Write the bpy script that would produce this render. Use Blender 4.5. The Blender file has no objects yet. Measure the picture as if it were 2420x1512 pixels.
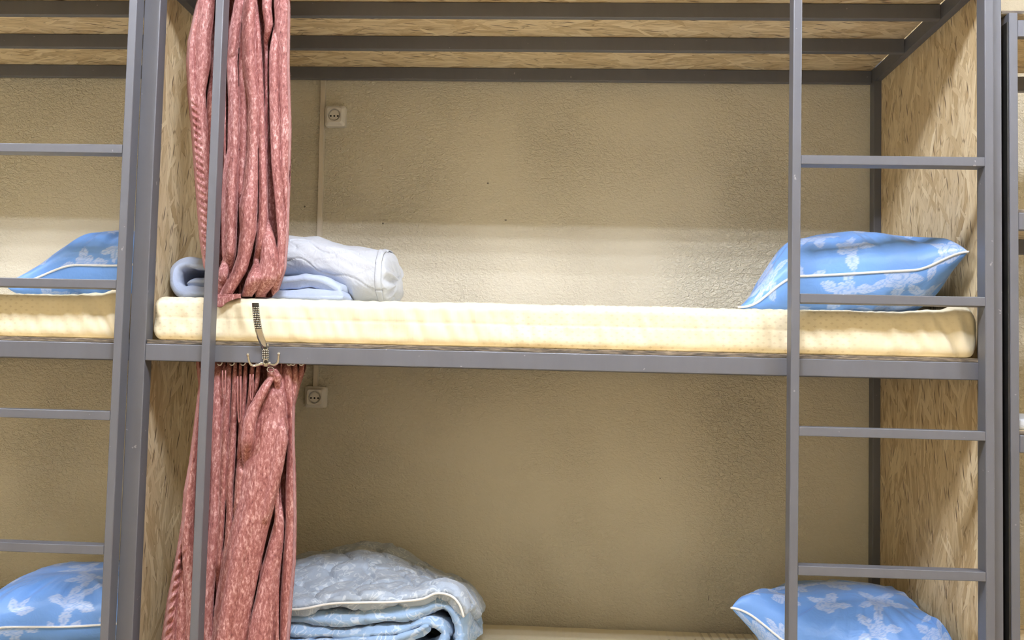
import bpy, bmesh, math, random
import numpy as np
from mathutils import Vector, Matrix, noise as mn

C = bpy.context.scene.collection
ZO = 1.285                       # height of the middle rail's top above the floor; all z below are relative to it
rng = random.Random(7)

# ------------------------------------------------------------------ camera
CAM = np.array([0.9869, -2.233, -0.0458]); F = 2265.1
yaw, pitch, roll = -0.0516, 0.0538, 0.0239
_cy, _sy, _cp, _sp = math.cos(yaw), math.sin(yaw), math.cos(pitch), math.sin(pitch)
_f = np.array([_sy*_cp, _cy*_cp, _sp]); _r = np.array([_cy, -_sy, 0.]); _u = np.cross(_r, _f)
_R = math.cos(roll)*_r + math.sin(roll)*_u; _U = -math.sin(roll)*_r + math.cos(roll)*_u

def W(px, py, y):
    """point at depth y seen at photo pixel px,py (arrays allowed)"""
    px, py, y = np.broadcast_arrays(np.asarray(px, float), np.asarray(py, float), np.asarray(y, float))
    d = _f + np.multiply.outer((px-1210)/F, _R) - np.multiply.outer((py-756)/F, _U)
    k = (y-CAM[1])/d[..., 1]
    return CAM + k[..., None]*d

cam = bpy.data.cameras.new('camera'); cam_o = bpy.data.objects.new('camera', cam); C.objects.link(cam_o)
cam.sensor_width = 36; cam.lens = F/2420*36; cam.clip_start = .05
m = Matrix(((_R[0], _U[0], -_f[0]), (_R[1], _U[1], -_f[1]), (_R[2], _U[2], -_f[2])))
cam_o.matrix_world = Matrix.Translation((CAM[0], CAM[1], CAM[2]+ZO)) @ m.to_4x4()
bpy.context.scene.camera = cam_o

# ------------------------------------------------------------------ node helpers
class NT:
    def __init__(s, name):
        s.m = bpy.data.materials.new(name); s.m.use_nodes = True
        s.t = s.m.node_tree; s.n = s.t.nodes; s.n.clear()
        s.out = s.n.new('ShaderNodeOutputMaterial'); s.b = s.n.new('ShaderNodeBsdfPrincipled')
        s.t.links.new(s.b.outputs[0], s.out.inputs[0])
    def new(s, k, **kw):
        n = s.n.new('ShaderNode'+k)
        for a, v in kw.items(): setattr(n, a, v)
        return n
    def put(s, sock, v):
        if v is None: return
        if isinstance(v, bpy.types.NodeSocket): s.t.links.new(v, sock)
        else:
            if isinstance(v, (tuple, list)) and sock.type == 'RGBA' and len(v) == 3: v = (*v, 1)
            sock.default_value = v
    def set(s, **kw):
        for k, v in kw.items(): s.put(s.b.inputs[k.replace('_', ' ')], v)
    def math(s, op, a, b=None, c=None, clamp=False):
        n = s.new('Math', operation=op, use_clamp=clamp)
        for i, v in enumerate((a, b, c)): s.put(n.inputs[i], v)
        return n.outputs[0]
    def mix(s, f, a, b, mode='MIX'):
        n = s.new('Mix', data_type='RGBA', blend_type=mode)
        s.put(n.inputs[0], f); s.put(n.inputs[6], a); s.put(n.inputs[7], b)
        return n.outputs[2]
    def ramp(s, f, pts, interp='LINEAR'):
        n = s.new('ValToRGB'); e = n.color_ramp.elements; n.color_ramp.interpolation = interp
        while len(e) < len(pts): e.new(.5)
        for i, (p, c) in enumerate(pts):
            e[i].position = p; e[i].color = (*c, 1) if not isinstance(c, (int, float)) else (c, c, c, 1)
        s.put(n.inputs[0], f); return n.outputs[0]
    def coord(s): return s.new('TexCoord').outputs['Object']
    def mapping(s, v, scale=(1, 1, 1), rot=(0, 0, 0), loc=(0, 0, 0)):
        n = s.new('Mapping'); s.put(n.inputs[0], v)
        n.inputs['Scale'].default_value = scale; n.inputs['Rotation'].default_value = rot; n.inputs['Location'].default_value = loc
        return n.outputs[0]
    def noise(s, v, scale, detail=3, rough=.5, dist=0, col=False):
        n = s.new('TexNoise'); s.put(n.inputs['Vector'], v)
        n.inputs['Scale'].default_value = scale; n.inputs['Detail'].default_value = detail
        n.inputs['Roughness'].default_value = rough; n.inputs['Distortion'].default_value = dist
        return n.outputs[1 if col else 0]
    def voro(s, v, scale, feature='F1', rnd=1):
        n = s.new('TexVoronoi', feature=feature); s.put(n.inputs['Vector'], v)
        n.inputs['Scale'].default_value = scale; n.inputs['Randomness'].default_value = rnd
        return n
    def bump(s, h, strength=.3, dist=.01, normal=None):
        n = s.new('Bump'); n.inputs['Strength'].default_value = strength; n.inputs['Distance'].default_value = dist
        s.put(n.inputs['Height'], h); s.put(n.inputs['Normal'], normal); return n.outputs[0]
    def sep(s, v):
        n = s.new('SeparateXYZ'); s.put(n.inputs[0], v); return n.outputs
    def comb(s, x, y, z=0):
        n = s.new('CombineXYZ')
        for i, v in enumerate((x, y, z)): s.put(n.inputs[i], v)
        return n.outputs[0]

def mat_metal():
    s = NT('grey_painted_steel'); c = s.coord()
    n = s.noise(c, 9, 4, .6); n2 = s.noise(s.mapping(c, (1, 1, .15)), 60, 3, .6)
    sp = s.ramp(s.noise(c, 55, 2, .5), [(.0, 0), (.745, 0), (.77, 1)])
    base = s.mix(n, (.112, .117, .142), (.142, .148, .178))
    base = s.mix(s.math('MULTIPLY', n2, .25), base, (.23, .23, .25))
    base = s.mix(s.math('MULTIPLY', sp, .5), base, (.45, .45, .46))
    s.set(Base_Color=base, Roughness=s.ramp(n2, [(.2, .36), (.8, .5)]), Metallic=.15)
    s.set(Normal=s.bump(s.noise(c, 130, 2), .05, .002)); return s.m

def mat_osb(a, b, name, tone=1.0, seed=0., grey_edge=False):
    """oriented strand board, strands run along axis a, b is the cross axis"""
    s = NT(name); X = s.sep(s.coord())
    v = s.comb(s.math('ADD', X['XYZ'.index(b)], seed), s.math('ADD', X['XYZ'.index(a)], seed*1.7), 0)
    warp = s.noise(v, 7, 2, .5, col=True)
    vm = s.new('VectorMath', operation='MULTIPLY_ADD'); s.put(vm.inputs[0], warp)
    vm.inputs[1].default_value = (.02, .02, 0); s.put(vm.inputs[2], v); v2 = vm.outputs[0]
    tones = [(0, (.25, .155, .075)), (.12, (.42, .295, .155)), (.35, (.545, .42, .245)), (.65, (.63, .505, .32)), (1, (.74, .625, .43))]
    tones = [(p, tuple(x*tone for x in c)) for p, c in tones]
    col = None
    for i, (rot, sx, sz, thr) in enumerate(((.03, 92, 7, 0), (-.15, 70, 7.5, .50), (.22, 74, 8.5, .58), (-.52, 58, 10, .76), (.8, 60, 12, .88))):
        vo = s.voro(s.mapping(v2, (sx, sz, 1), (0, 0, 0)) if i == 0 else s.mapping(s.mapping(v2, (1, 1, 1), (0, 0, rot), (i*.37, i*.21, 0)), (sx, sz, 1)), 1)
        sc = s.sep(vo.outputs['Color'])
        g = s.noise(s.mapping(s.mapping(v2, (1, 1, 1), (0, 0, rot if i else .05)), (420, 14, 1)), 1, 2, .6)
        val = s.math('ADD', s.math('MULTIPLY_ADD', sc[0], .74, .20), s.math('MULTIPLY', s.math('SUBTRACT', g, .5), .55))
        cc = s.ramp(val, tones)
        if col is None: col = cc
        else: col = s.mix(s.math('GREATER_THAN', sc[1], thr), col, cc)
        if i in (0, 1, 2, 3):
            e = s.voro(s.mapping(s.mapping(v2, (1, 1, 1), (0, 0, rot if i else 0), (i*.37, i*.21, 0)), (sx, sz, 1)), 1, 'DISTANCE_TO_EDGE')
            ln = s.ramp(e.outputs['Distance'], [(0, 1), (.06, 0)])
            if i: ln = s.math('MULTIPLY', ln, s.math('GREATER_THAN', sc[1], thr))
            ln = s.math('MULTIPLY', ln, s.ramp(s.noise(s.mapping(v2, (1, .4, 1)), 40, 3, .6), [(.46, 0), (.58, 1)]))
            col = s.mix(s.math('MULTIPLY', ln, .8), col, tuple(x*tone for x in (.20, .12, .055)))
    # scattered dark bark strands
    dv = s.voro(s.mapping(s.mapping(v2, (1, 1, 1), (0, 0, .25), (.9, .4, 0)), (105, 13, 1)), 1)
    ds = s.sep(dv.outputs['Color'])
    dk = s.math('MULTIPLY', s.math('GREATER_THAN', ds[2], .90), s.ramp(dv.outputs['Distance'], [(.18, 1), (.3, 0)]))
    col = s.mix(s.math('MULTIPLY', dk, .85), col, (.07, .035, .018))
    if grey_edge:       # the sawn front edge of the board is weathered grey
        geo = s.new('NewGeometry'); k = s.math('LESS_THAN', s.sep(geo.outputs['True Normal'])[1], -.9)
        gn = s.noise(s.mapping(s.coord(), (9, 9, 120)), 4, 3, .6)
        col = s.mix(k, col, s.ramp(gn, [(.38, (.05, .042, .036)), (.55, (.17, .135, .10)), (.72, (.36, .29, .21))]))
    s.set(Base_Color=col, Roughness=.62)
    s.set(Normal=s.bump(s.noise(s.mapping(v2, (200, 22, 1)), 1, 3, .6), .35, .003)); return s.m

def mat_wall():
    s = NT('textured_beige_wall_paint'); c = s.coord()
    big = s.noise(c, 1.6, 3, .5)
    base = s.mix(big, (.69, .64, .525), (.73, .68, .56))
    w = s.noise(s.mapping(c, (1, 1, 1.5), (0, .5, 0)), 80, 3, .55, .9)
    w2 = s.noise(c, 150, 2, .5)
    h = s.math('ADD', s.ramp(w, [(.36, 0), (.62, 1)]), s.math('MULTIPLY', w2, .35))
    patch = s.ramp(s.noise(c, 2.2, 2), [(.35, .35), (.65, 1)])
    n = s.new('Bump'); n.inputs['Distance'].default_value = .006; s.put(n.inputs['Height'], h)
    s.put(n.inputs['Strength'], s.math('MULTIPLY', patch, .75))
    # small dark scuffs left on the paint
    X = s.sep(c); marks = None
    for (px, py, rx, rz) in ((1153, 433, .003, .003), (1195, 520, .004, .002), (1675, 1413, .001, .009), (720, 488, .003, .003), (905, 528, .003, .003), (1560, 1130, .002, .002)):
        p = W(px, py, .84)
        dx = s.math('DIVIDE', s.math('SUBTRACT', X[0], float(p[0])), rx); dz = s.math('DIVIDE', s.math('SUBTRACT', X[2], float(p[2])+ZO), rz)
        dd = s.math('ADD', s.math('MULTIPLY', dx, dx), s.math('MULTIPLY', dz, dz))
        k = s.math('LESS_THAN', dd, 1.0); marks = k if marks is None else s.math('MAXIMUM', marks, k)
    base = s.mix(s.math('MULTIPLY', marks, .75), base, (.05, .04, .03))
    s.set(Base_Color=base, Roughness=.55, Normal=n.outputs[0]); return s.m

def mat_plain(name, col, rough=.5, metallic=0, bump=0, scale=80, var=.08):
    s = NT(name); c = s.coord(); n = s.noise(c, scale, 3)
    s.set(Base_Color=s.mix(n, tuple(x*(1-var) for x in col), tuple(min(1, x*(1+var)) for x in col)), Roughness=rough, Metallic=metallic)
    if bump: s.set(Normal=s.bump(n, bump, .003))
    return s.m

def mat_velvet():
    s = NT('dusty_pink_crushed_velvet'); c = s.coord()
    n1 = s.noise(s.mapping(c, (1, 1, .36)), 190, 4, .7, .4)
    n2 = s.noise(s.mapping(c, (1, 1, .5)), 260, 3, .7)
    n3 = s.noise(c, 14, 3, .5)
    f = s.math('ADD', s.math('MULTIPLY', n1, .62), s.math('ADD', s.math('MULTIPLY', n2, .28), s.math('MULTIPLY', n3, .16)))
    base = s.ramp(f, [(.38, (.13, .036, .035)), (.47, (.28, .096, .091)), (.55, (.38, .155, .148)), (.64, (.66, .40, .39))])
    s.set(Base_Color=base, Roughness=.62, Sheen_Weight=.42, Sheen_Roughness=.28, Sheen_Tint=(.95, .60, .60))
    s.set(Normal=s.bump(f, .35, .004)); return s.m

def mat_sheet():
    s = NT('cream_dotted_satin_sheet'); c = s.coord(); X = s.sep(c)
    # staggered rows of tiny woven diamonds on the vertical sides
    def cell(a, k, off=0): return s.math('SUBTRACT', s.math('FRACT', s.math('ADD', s.math('MULTIPLY', a, k), off)), .5)
    K = 62.
    d = None
    for off in (0, .5):
        u = s.math('ABSOLUTE', cell(X[0], K*.62, off)); w = s.math('ABSOLUTE', cell(X[2], K, off))
        k = s.math('LESS_THAN', s.math('ADD', u, w), .17); d = k if d is None else s.math('MAXIMUM', d, k)
    patch = s.ramp(s.noise(s.mapping(c, (1, .3, 1)), 2.6, 2), [(.40, 0), (.55, 1)])
    d = s.math('MULTIPLY', d, patch)
    w = s.noise(s.mapping(c, (1, .55, .12), (0, .25, 0)), 60, 3, .55)
    base = s.mix(w, (.80, .715, .515), (.87, .80, .62))
    base = s.mix(s.math('MULTIPLY', d, .28), base, (.58, .48, .32))
    s.set(Base_Color=base, Roughness=s.math('SUBTRACT', .46, s.math('MULTIPLY', d, .2)), Sheen_Weight=.1)
    s.set(Normal=s.bump(w, .22, .006)); return s.m

def mat_pillow():
    s = NT('blue_floral_jacquard'); a = s.new('Attribute', attribute_name='floral').outputs['Fac']
    c = s.coord(); n = s.noise(c, 16, 3)
    base = s.mix(n, (.135, .32, .76), (.18, .375, .82))
    base = s.mix(a, base, (.44, .565, .86))
    s.set(Base_Color=base, Roughness=s.math('SUBTRACT', .44, s.math('MULTIPLY', a, .10)), Sheen_Weight=.15)
    s.set(Normal=s.bump(s.noise(c, 22, 3, .55, .6), .25, .012)); return s.m

def mat_quilt(name, c0, c1, line=None, scroll=False):
    s = NT(name); c = s.coord(); n = s.noise(c, 18, 3)
    base = s.mix(n, c0, c1)
    cr = s.noise(s.mapping(c, (1, .7, 1)), 34, 4, .6, .7)
    if scroll:
        wv = s.noise(c, 17, 1, .4, col=True)
        vm = s.new('VectorMath', operation='MULTIPLY_ADD'); s.put(vm.inputs[0], wv); vm.inputs[1].default_value = (.13, .13, .13); s.put(vm.inputs[2], c)
        w = s.voro(vm.outputs[0], 36, 'DISTANCE_TO_EDGE')
        ring = s.voro(vm.outputs[0], 30, 'F1')
        l1 = s.ramp(w.outputs['Distance'], [(0, 1), (.05, .9), (.085, 0)])
        l2 = s.ramp(s.math('ABSOLUTE', s.math('SUBTRACT', ring.outputs['Distance'], .27)), [(0, 1), (.05, 1), (.075, 0)])
        pick = s.ramp(s.noise(c, 26, 2), [(.44, 0), (.5, 1)])
        l = s.math('MAXIMUM', s.math('MULTIPLY', l1, s.math('SUBTRACT', 1, pick)), s.math('MULTIPLY', l2, pick))
        base = s.mix(s.math('MULTIPLY', l, .8), base, line)
    s.set(Base_Color=base, Roughness=.6, Sheen_Weight=.2)
    s.set(Normal=s.bump(cr, .3, .012)); return s.m

def mat_emit(name, col, st):
    s = NT(name); s.set(Base_Color=(.9, .9, .9), Emission_Color=col, Emission_Strength=st); return s.m

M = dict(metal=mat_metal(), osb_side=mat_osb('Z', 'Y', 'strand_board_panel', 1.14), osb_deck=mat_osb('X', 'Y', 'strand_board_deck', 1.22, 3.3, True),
         wall=mat_wall(), velvet=mat_velvet(), sheet=mat_sheet(), pillow=mat_pillow(),
         white_quilt=mat_quilt('white_quilted_cotton', (.56, .60, .69), (.61, .65, .73)),
         pale_blue=mat_quilt('pale_blue_cotton', (.46, .56, .78), (.52, .61, .82)),
         blue_quilt=mat_quilt('light_blue_scroll_print', (.26, .40, .62), (.32, .46, .67), (.56, .65, .78), True),
         top_quilt=mat_quilt('pale_grey_blue_scroll_print', (.36, .43, .54), (.41, .48, .59), (.62, .68, .75), True),
         white_trim=mat_plain('white_cord', (.82, .82, .82), .6, 0, .1, 200),
         plastic=mat_plain('cream_plastic', (.74, .71, .67), .35, 0, 0, 30, .03),
         trunk=mat_plain('beige_painted_trunking', (.66, .60, .51), .45, 0, .05, 60, .04),
         black=mat_plain('dark_hole_and_gap', (.012, .011, .010), .6),
         chrome=mat_plain('chrome', (.60, .60, .61), .10, 1, 0, 30, .05),
         steel_dark=mat_plain('dark_steel', (.06, .055, .05), .3, .8),
         white_plastic=mat_plain('white_plastic', (.78, .78, .78), .35),
         ceiling=mat_plain('white_ceiling_paint', (.84, .83, .80), .8, 0, .1, 40, .03),
         room=mat_plain('tan_room_paint', (.78, .67, .44), .7, 0, .1, 40, .03),
         floor=mat_plain('tan_laminate', (.52, .39, .22), .4, 0, .05, 20, .12),
         tube=mat_emit('lit_fluorescent_tube', (.92, .97, 1.07), 312.))

# ------------------------------------------------------------------ object helpers
def tag(o, label=None, cat=None, group=None, kind=None):
    for k, v in (('label', label), ('category', cat), ('group', group), ('kind', kind)):
        if v: o[k] = v
    return o
def thing(name, label, cat, loc, group=None):
    o = bpy.data.objects.new(name, None); C.objects.link(o); o.empty_display_size = .1
    o.location = (loc[0], loc[1], loc[2]+ZO); return tag(o, label, cat, group)
def obj(name, V, Fc, mat, parent=None, smooth=False, loc=None, bevel=0):
    """verts in scene coordinates (z relative to the middle rail); origin goes to loc or the parent's own origin"""
    V = np.asarray(V, float).reshape(-1, 3)
    org = np.zeros(3)
    if parent:
        p = parent; org = np.array(p.location) if p.parent is None else np.array(p.location)+np.array(p.parent.location)
        base = org.copy()
    off = np.array([0, 0, ZO])
    if loc is not None: o_w = np.array(loc)+off
    else: o_w = org if parent else np.zeros(3)
    me = bpy.data.meshes.new(name)
    me.from_pydata((V+off-o_w).tolist(), [], Fc); me.update()
    bm = bmesh.new(); bm.from_mesh(me); bmesh.ops.recalc_face_normals(bm, faces=bm.faces[:]); bm.to_mesh(me); bm.free()
    if smooth: me.polygons.foreach_set('use_smooth', [True]*len(me.polygons))
    o = bpy.data.objects.new(name, me); C.objects.link(o); me.materials.append(M[mat] if isinstance(mat, str) else mat)
    if parent: o.parent = parent; o.location = o_w-base
    else: o.location = o_w
    if bevel:
        b = o.modifiers.new('edge', 'BEVEL'); b.width = bevel; b.segments = 2; b.limit_method = 'ANGLE'
    return o
class MB:
    def __init__(s): s.V = []; s.F = []
    def add(s, V, Fc):
        k = len(s.V); s.V += [tuple(map(float, v)) for v in V]; s.F += [tuple(i+k for i in f) for f in Fc]; return s
    def box(s, x0, x1, y0, y1, z0, z1):
        return s.add([(x0, y0, z0), (x1, y0, z0), (x1, y1, z0), (x0, y1, z0), (x0, y0, z1), (x1, y0, z1), (x1, y1, z1), (x0, y1, z1)],
                     [(0, 3, 2, 1), (4, 5, 6, 7), (0, 1, 5, 4), (1, 2, 6, 5), (2, 3, 7, 6), (3, 0, 4, 7)])
    def tube(s, path, r, n=10, closed=False):
        P = [Vector(p) for p in path]; N = len(P); rs = r if hasattr(r, '__len__') else [r]*N
        V = []; up = None
        for i, p in enumerate(P):
            t = (P[(i+1) % N]-P[i-1]) if closed else (P[min(i+1, N-1)]-P[max(i-1, 0)])
            t.normalize()
            if up is None: up = Vector((0, 0, 1)) if abs(t.z) < .9 else Vector((1, 0, 0))
            a = t.cross(up).normalized(); up = a.cross(t).normalized()
            for k in range(n):
                th = 2*math.pi*k/n; V.append(p+(a*math.cos(th)+up*math.sin(th))*rs[i])
        Fc = []
        for i in range(N if closed else N-1):
            j = (i+1) % N
            for k in range(n): Fc.append((i*n+k, i*n+(k+1) % n, j*n+(k+1) % n, j*n+k))
        if not closed: Fc += [tuple(range(n))[::-1], tuple((N-1)*n+k for k in range(n))]
        return s.add(V, Fc)
    def ball(s, c, r, n=10):
        V = []; Fc = []
        for i in range(n+1):
            th = math.pi*i/n
            for k in range(n): ph = 2*math.pi*k/n; V.append((c[0]+r*math.sin(th)*math.cos(ph), c[1]+r*math.sin(th)*math.sin(ph), c[2]+r*math.cos(th)))
        for i in range(n):
            for k in range(n): Fc.append((i*n+k, i*n+(k+1) % n, (i+1)*n+(k+1) % n, (i+1)*n+k))
        return s.add(V, Fc)
    def build(s, name, mat, parent=None, smooth=False, loc=None, bevel=0): return obj(name, s.V, s.F, mat, parent, smooth, loc, bevel)
def box(name, mat, parent, x0, x1, y0, y1, z0, z1, bevel=.002):
    return MB().box(x0, x1, y0, y1, z0, z1).build(name, mat, parent, bevel=bevel)
def grid_faces(nr, nc, off=0, flip=False):
    i, j = np.meshgrid(np.arange(nr-1), np.arange(nc-1), indexing='ij'); a = (i*nc+j+off).ravel()
    q = np.stack([a, a+1, a+nc+1, a+nc], 1)
    if flip: q = q[:, ::-1]
    return q.tolist()
def fbm(P, sc, oct=3):
    return np.array([mn.fractal(Vector((p[0]*sc[0], p[1]*sc[1], p[2]*sc[2])), 1.0, 2.0, oct) for p in P])
def smooth01(x): x = np.clip(x, 0, 1); return x*x*(3-2*x)

# ------------------------------------------------------------------ room
FL, CE, YB, YF, XL, XR = -ZO, 1.90, .84, -4.0, -3.6, 4.8
def struct(name, mat, *b): return tag(box(name, mat, None, *b, bevel=0), kind='structure')
struct('floor', 'floor', XL, XR, YF, YB, FL-.1, FL)
struct('ceiling', 'ceiling', XL, XR, YF, YB, CE, CE+.1)
struct('wall_back', 'wall', XL, XR, YB, YB+.12, FL, CE)
struct('wall_front', 'room', XL, XR, YF-.12, YF, FL, CE)
struct('wall_left', 'room', XL-.12, XL, YF, YB, FL, CE)
struct('wall_right', 'room', XR, XR+.12, YF, YB, FL, CE)

# ------------------------------------------------------------------ ceiling lamps (four-tube troffers)
def troffer(x, y, label):
    t = thing('ceiling_lamp', label, 'lamp', (x, y, CE), 'four-tube ceiling lamps')
    hb = MB(); h = .30
    hb.box(x-h, x+h, y-h, y+h, CE-.012, CE-.002)
    for a in (-1, 1):
        hb.box(x-h, x+h, y+a*h-.012, y+a*h+.012, CE-.07, CE-.002); hb.box(x+a*h-.012, x+a*h+.012, y-h, y+h, CE-.07, CE-.002)
    hb.build('housing', 'white_plastic', t)
    for k in range(4):
        yy = y-.215+k*.143
        MB().tube([(x-.28, yy, CE-.045), (x+.28, yy, CE-.045)], .013, 12).build('fluorescent_tube', 'tube', t, True)
for x, nm in ((-1.55, 'over the left bunk bed'), (.95, 'over the middle bunk bed'), (3.45, 'over the shelf rack')):
    troffer(x, -1.52, 'square white ceiling lamp with four tubes '+nm)

# ------------------------------------------------------------------ bunk frames
TZ = (-.945, 0., .93)           # top of each tier's rails
L = 1.95; D = .82
def bunk(name, label, x0, x1, left_posts, right_posts, panels, ladder, group):
    t = thing('bunk_bed', label, 'bunk bed', ((x0+x1)/2, D/2, FL), group)
    top = 1.42
    ps = ([(x0-.04, x0)] if left_posts else []) + ([(x1, x1+.04)] if right_posts else [])
    for a, b in ps:
        for y0, y1 in ((0, .04), (D-.04, D)): box('post', 'metal', t, a, b, y0, y1, FL, top)
    for z in TZ:
        box('front_rail', 'metal', t, x0, x1, 0, .02, z-.04, z)
        box('back_rail', 'metal', t, x0, x1, D-.02, D, z-.04, z)
        for ys in (.25, .51): box('slat', 'metal', t, x0-.0, x1, ys, ys+.02, z-.04, z)
        for xs in ((x0-.022, x0+.0) if left_posts else (x0, x0+.02), (x1, x1+.022) if right_posts else (x1-.02, x1)):
            box('side_rail', 'metal', t, xs[0], xs[1], .04, D-.04, z-.04, z, bevel=.001)
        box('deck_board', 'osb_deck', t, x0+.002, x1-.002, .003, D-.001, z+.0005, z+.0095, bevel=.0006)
    for (a, b) in panels: box('end_panel', 'osb_side', t, a, b, .041, D-.041, FL+.02, top-.02, bevel=0)
    box('guard_rail', 'metal', t, x0, x1, 0, .02, 1.38, 1.42)
    lx0, lx1, rungs = ladder
    lm = MB().box(lx0, lx0+.02, -.04, 0, FL, 1.42); lm.box(lx1-.02, lx1, -.04, 0, FL, 1.42)
    ld = lm.build('ladder', 'metal', t, bevel=.0025)
    for z in rungs: box('rung', 'metal', ld, lx0+.02, lx1-.02, -.04, -.0005, z, z+.021, bevel=.0015)
    return t
RR = (.4425, .1255, -.1745, -.4835, -.795, -1.10)
RL = (.4480, .1265, -.1815, -.4915, -.80, -1.105)
mid = bunk('bunk_bed', 'grey steel bunk bed in the middle, pink curtains at its left and ladder at right', 0, L, True, True,
           ((-.034, -.022), (L+.0225, L+.0345)), (1.5055, 1.9545, RR), 'grey steel bunk beds')
MB().box(.1507, .1707, -.04, 0, FL, 1.42).build('curtain_bar', 'metal', mid, bevel=.0025)
lft = bunk('bunk_bed', 'grey steel bunk bed cut off by the left edge, without curtains', -2.0, -.0405, True, False, ((-2.034, -2.022),), (-.488, -.0395, RL), 'grey steel bunk beds')

# ------------------------------------------------------------------ shelf rack at the right edge
rk = thing('shelf_rack', 'narrow grey steel rack with board shelves at the right edge of the photo', 'shelf rack', (2.5, .22, FL))
RX0, RX1, RD = 2.007, 3.0, .44
for a, b in ((RX0, RX0+.02), (RX1-.02, RX1)):
    for y0, y1 in ((0, .045), (RD-.04, RD)): box('post', 'metal', rk, a, b, y0, y1, FL, .812)
for i, z in enumerate((.812, .3455, -.1617, -.70)):
    zt = z if i else .795
    box('front_rail', 'metal', rk, RX0+.02, RX1-.02, 0, .02, zt-.04, zt)
    box('back_rail', 'metal', rk, RX0+.02, RX1-.02, RD-.02, RD, zt-.04, zt)
    for a in (RX0, RX1-.02): box('side_rail', 'metal', rk, a, a+.02, .045, RD-.04, zt-.04, zt)
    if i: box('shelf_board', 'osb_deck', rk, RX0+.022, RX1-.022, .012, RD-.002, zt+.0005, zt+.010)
box('gap_shade_sheet', 'black', rk, RX0-.004, RX0-.0002, .002, RD-.001, FL+.05, .79, bevel=0)  # black sheet added as the shade in the gap between bed and rack
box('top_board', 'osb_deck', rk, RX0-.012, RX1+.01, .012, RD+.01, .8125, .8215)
# folded white sheet lying on the rack's third shelf
def slab(name, mat, parent, x0, x1, y0, y1, z0, z1, r, nx=60, ny=40, wr=.004, seed=0, label=None, cat=None):
    """soft folded slab: rounded box with gentle puckers"""
    V, Fc = soft_box(x0, x1, y0, y1, z0, z1, r, nx, ny, wr, seed)
    o = obj(name, V, Fc, mat, parent, True, None if parent else ((x0+x1)/2, (y0+y1)/2, z0))
    if label: tag(o, label, cat)
    return o
def soft_box(x0, x1, y0, y1, z0, z1, r, nx, ns, wr, seed, fn=None):
    # cross-section loop in y,z swept along x, with end caps closing smoothly
    w, h = y1-y0, z1-z0
    pts = []
    seg = [((y0+r, z0), (y1-r, z0)), ((y1, z0+r), (y1, z1-r)), ((y1-r, z1), (y0+r, z1)), ((y0, z1-r), (y0, z0+r))]
    cen = [(y1-r, z0+r, -90), (y1-r, z1-r, 0), (y0+r, z1-r, 90), (y0+r, z0+r, 180)]
    for k in range(4):
        (a, b) = seg[k]; n = max(4, int(ns*(w if k % 2 == 0 else h)/(w+h)))
        for i in range(n): pts.append((a[0]+(b[0]-a[0])*i/n, a[1]+(b[1]-a[1])*i/n))
        c = cen[k]
        for i in range(6): th = math.radians(c[2]+90*i/6); pts.append((c[0]+r*math.cos(th), c[1]+r*math.sin(th)))
    P = np.array(pts); N = len(P); c0 = np.array([(y0+y1)/2, (z0+z1)/2]); V = []
    xs = [(x0+r*(1-math.cos(math.pi/2*i/6)), r*(1-math.sin(math.pi/2*i/6))) for i in range(7)]
    xs += [(x0+r+(x1-x0-2*r)*i/nx, 0) for i in range(1, nx)] + [(x1-r*(1-math.cos(math.pi/2*i/6)), r*(1-math.sin(math.pi/2*i/6))) for i in range(6, -1, -1)]
    for x, ins in xs:
        sy, sz = (w/2-ins)/(w/2), (h/2-ins)/(h/2)
        Q = c0+(P-c0)*np.array([sy, sz]); V.append(np.column_stack([np.full(N, x), Q]))
    V = np.concatenate(V); nr = len(xs)
    if fn is not None: V = fn(V)
    elif wr:
        d = fbm(V+seed, (9, 9, 14)); V = V+np.column_stack([np.zeros(len(V)), d*wr*.6, d*wr*np.clip((V[:, 2]-z0)/h, 0, 1)])
    i, j = np.meshgrid(np.arange(nr-1), np.arange(N), indexing='ij'); j2 = (j+1) % N
    Fc = np.stack([(i*N+j).ravel(), ((i+1)*N+j).ravel(), ((i+1)*N+j2).ravel(), (i*N+j2).ravel()], 1).tolist()
    Fc.append(list(range(N))[::1]); Fc.append(list(range((nr-1)*N, nr*N))[::-1])
    return V, Fc
slab('folded_sheet', 'white_quilt', None, 2.035, 2.6, .03, .40, -.1515, -.125, .010, 40, 30, .002, 3,
     'white folded sheet lying on the rack shelf at the right edge', 'sheet')

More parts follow.
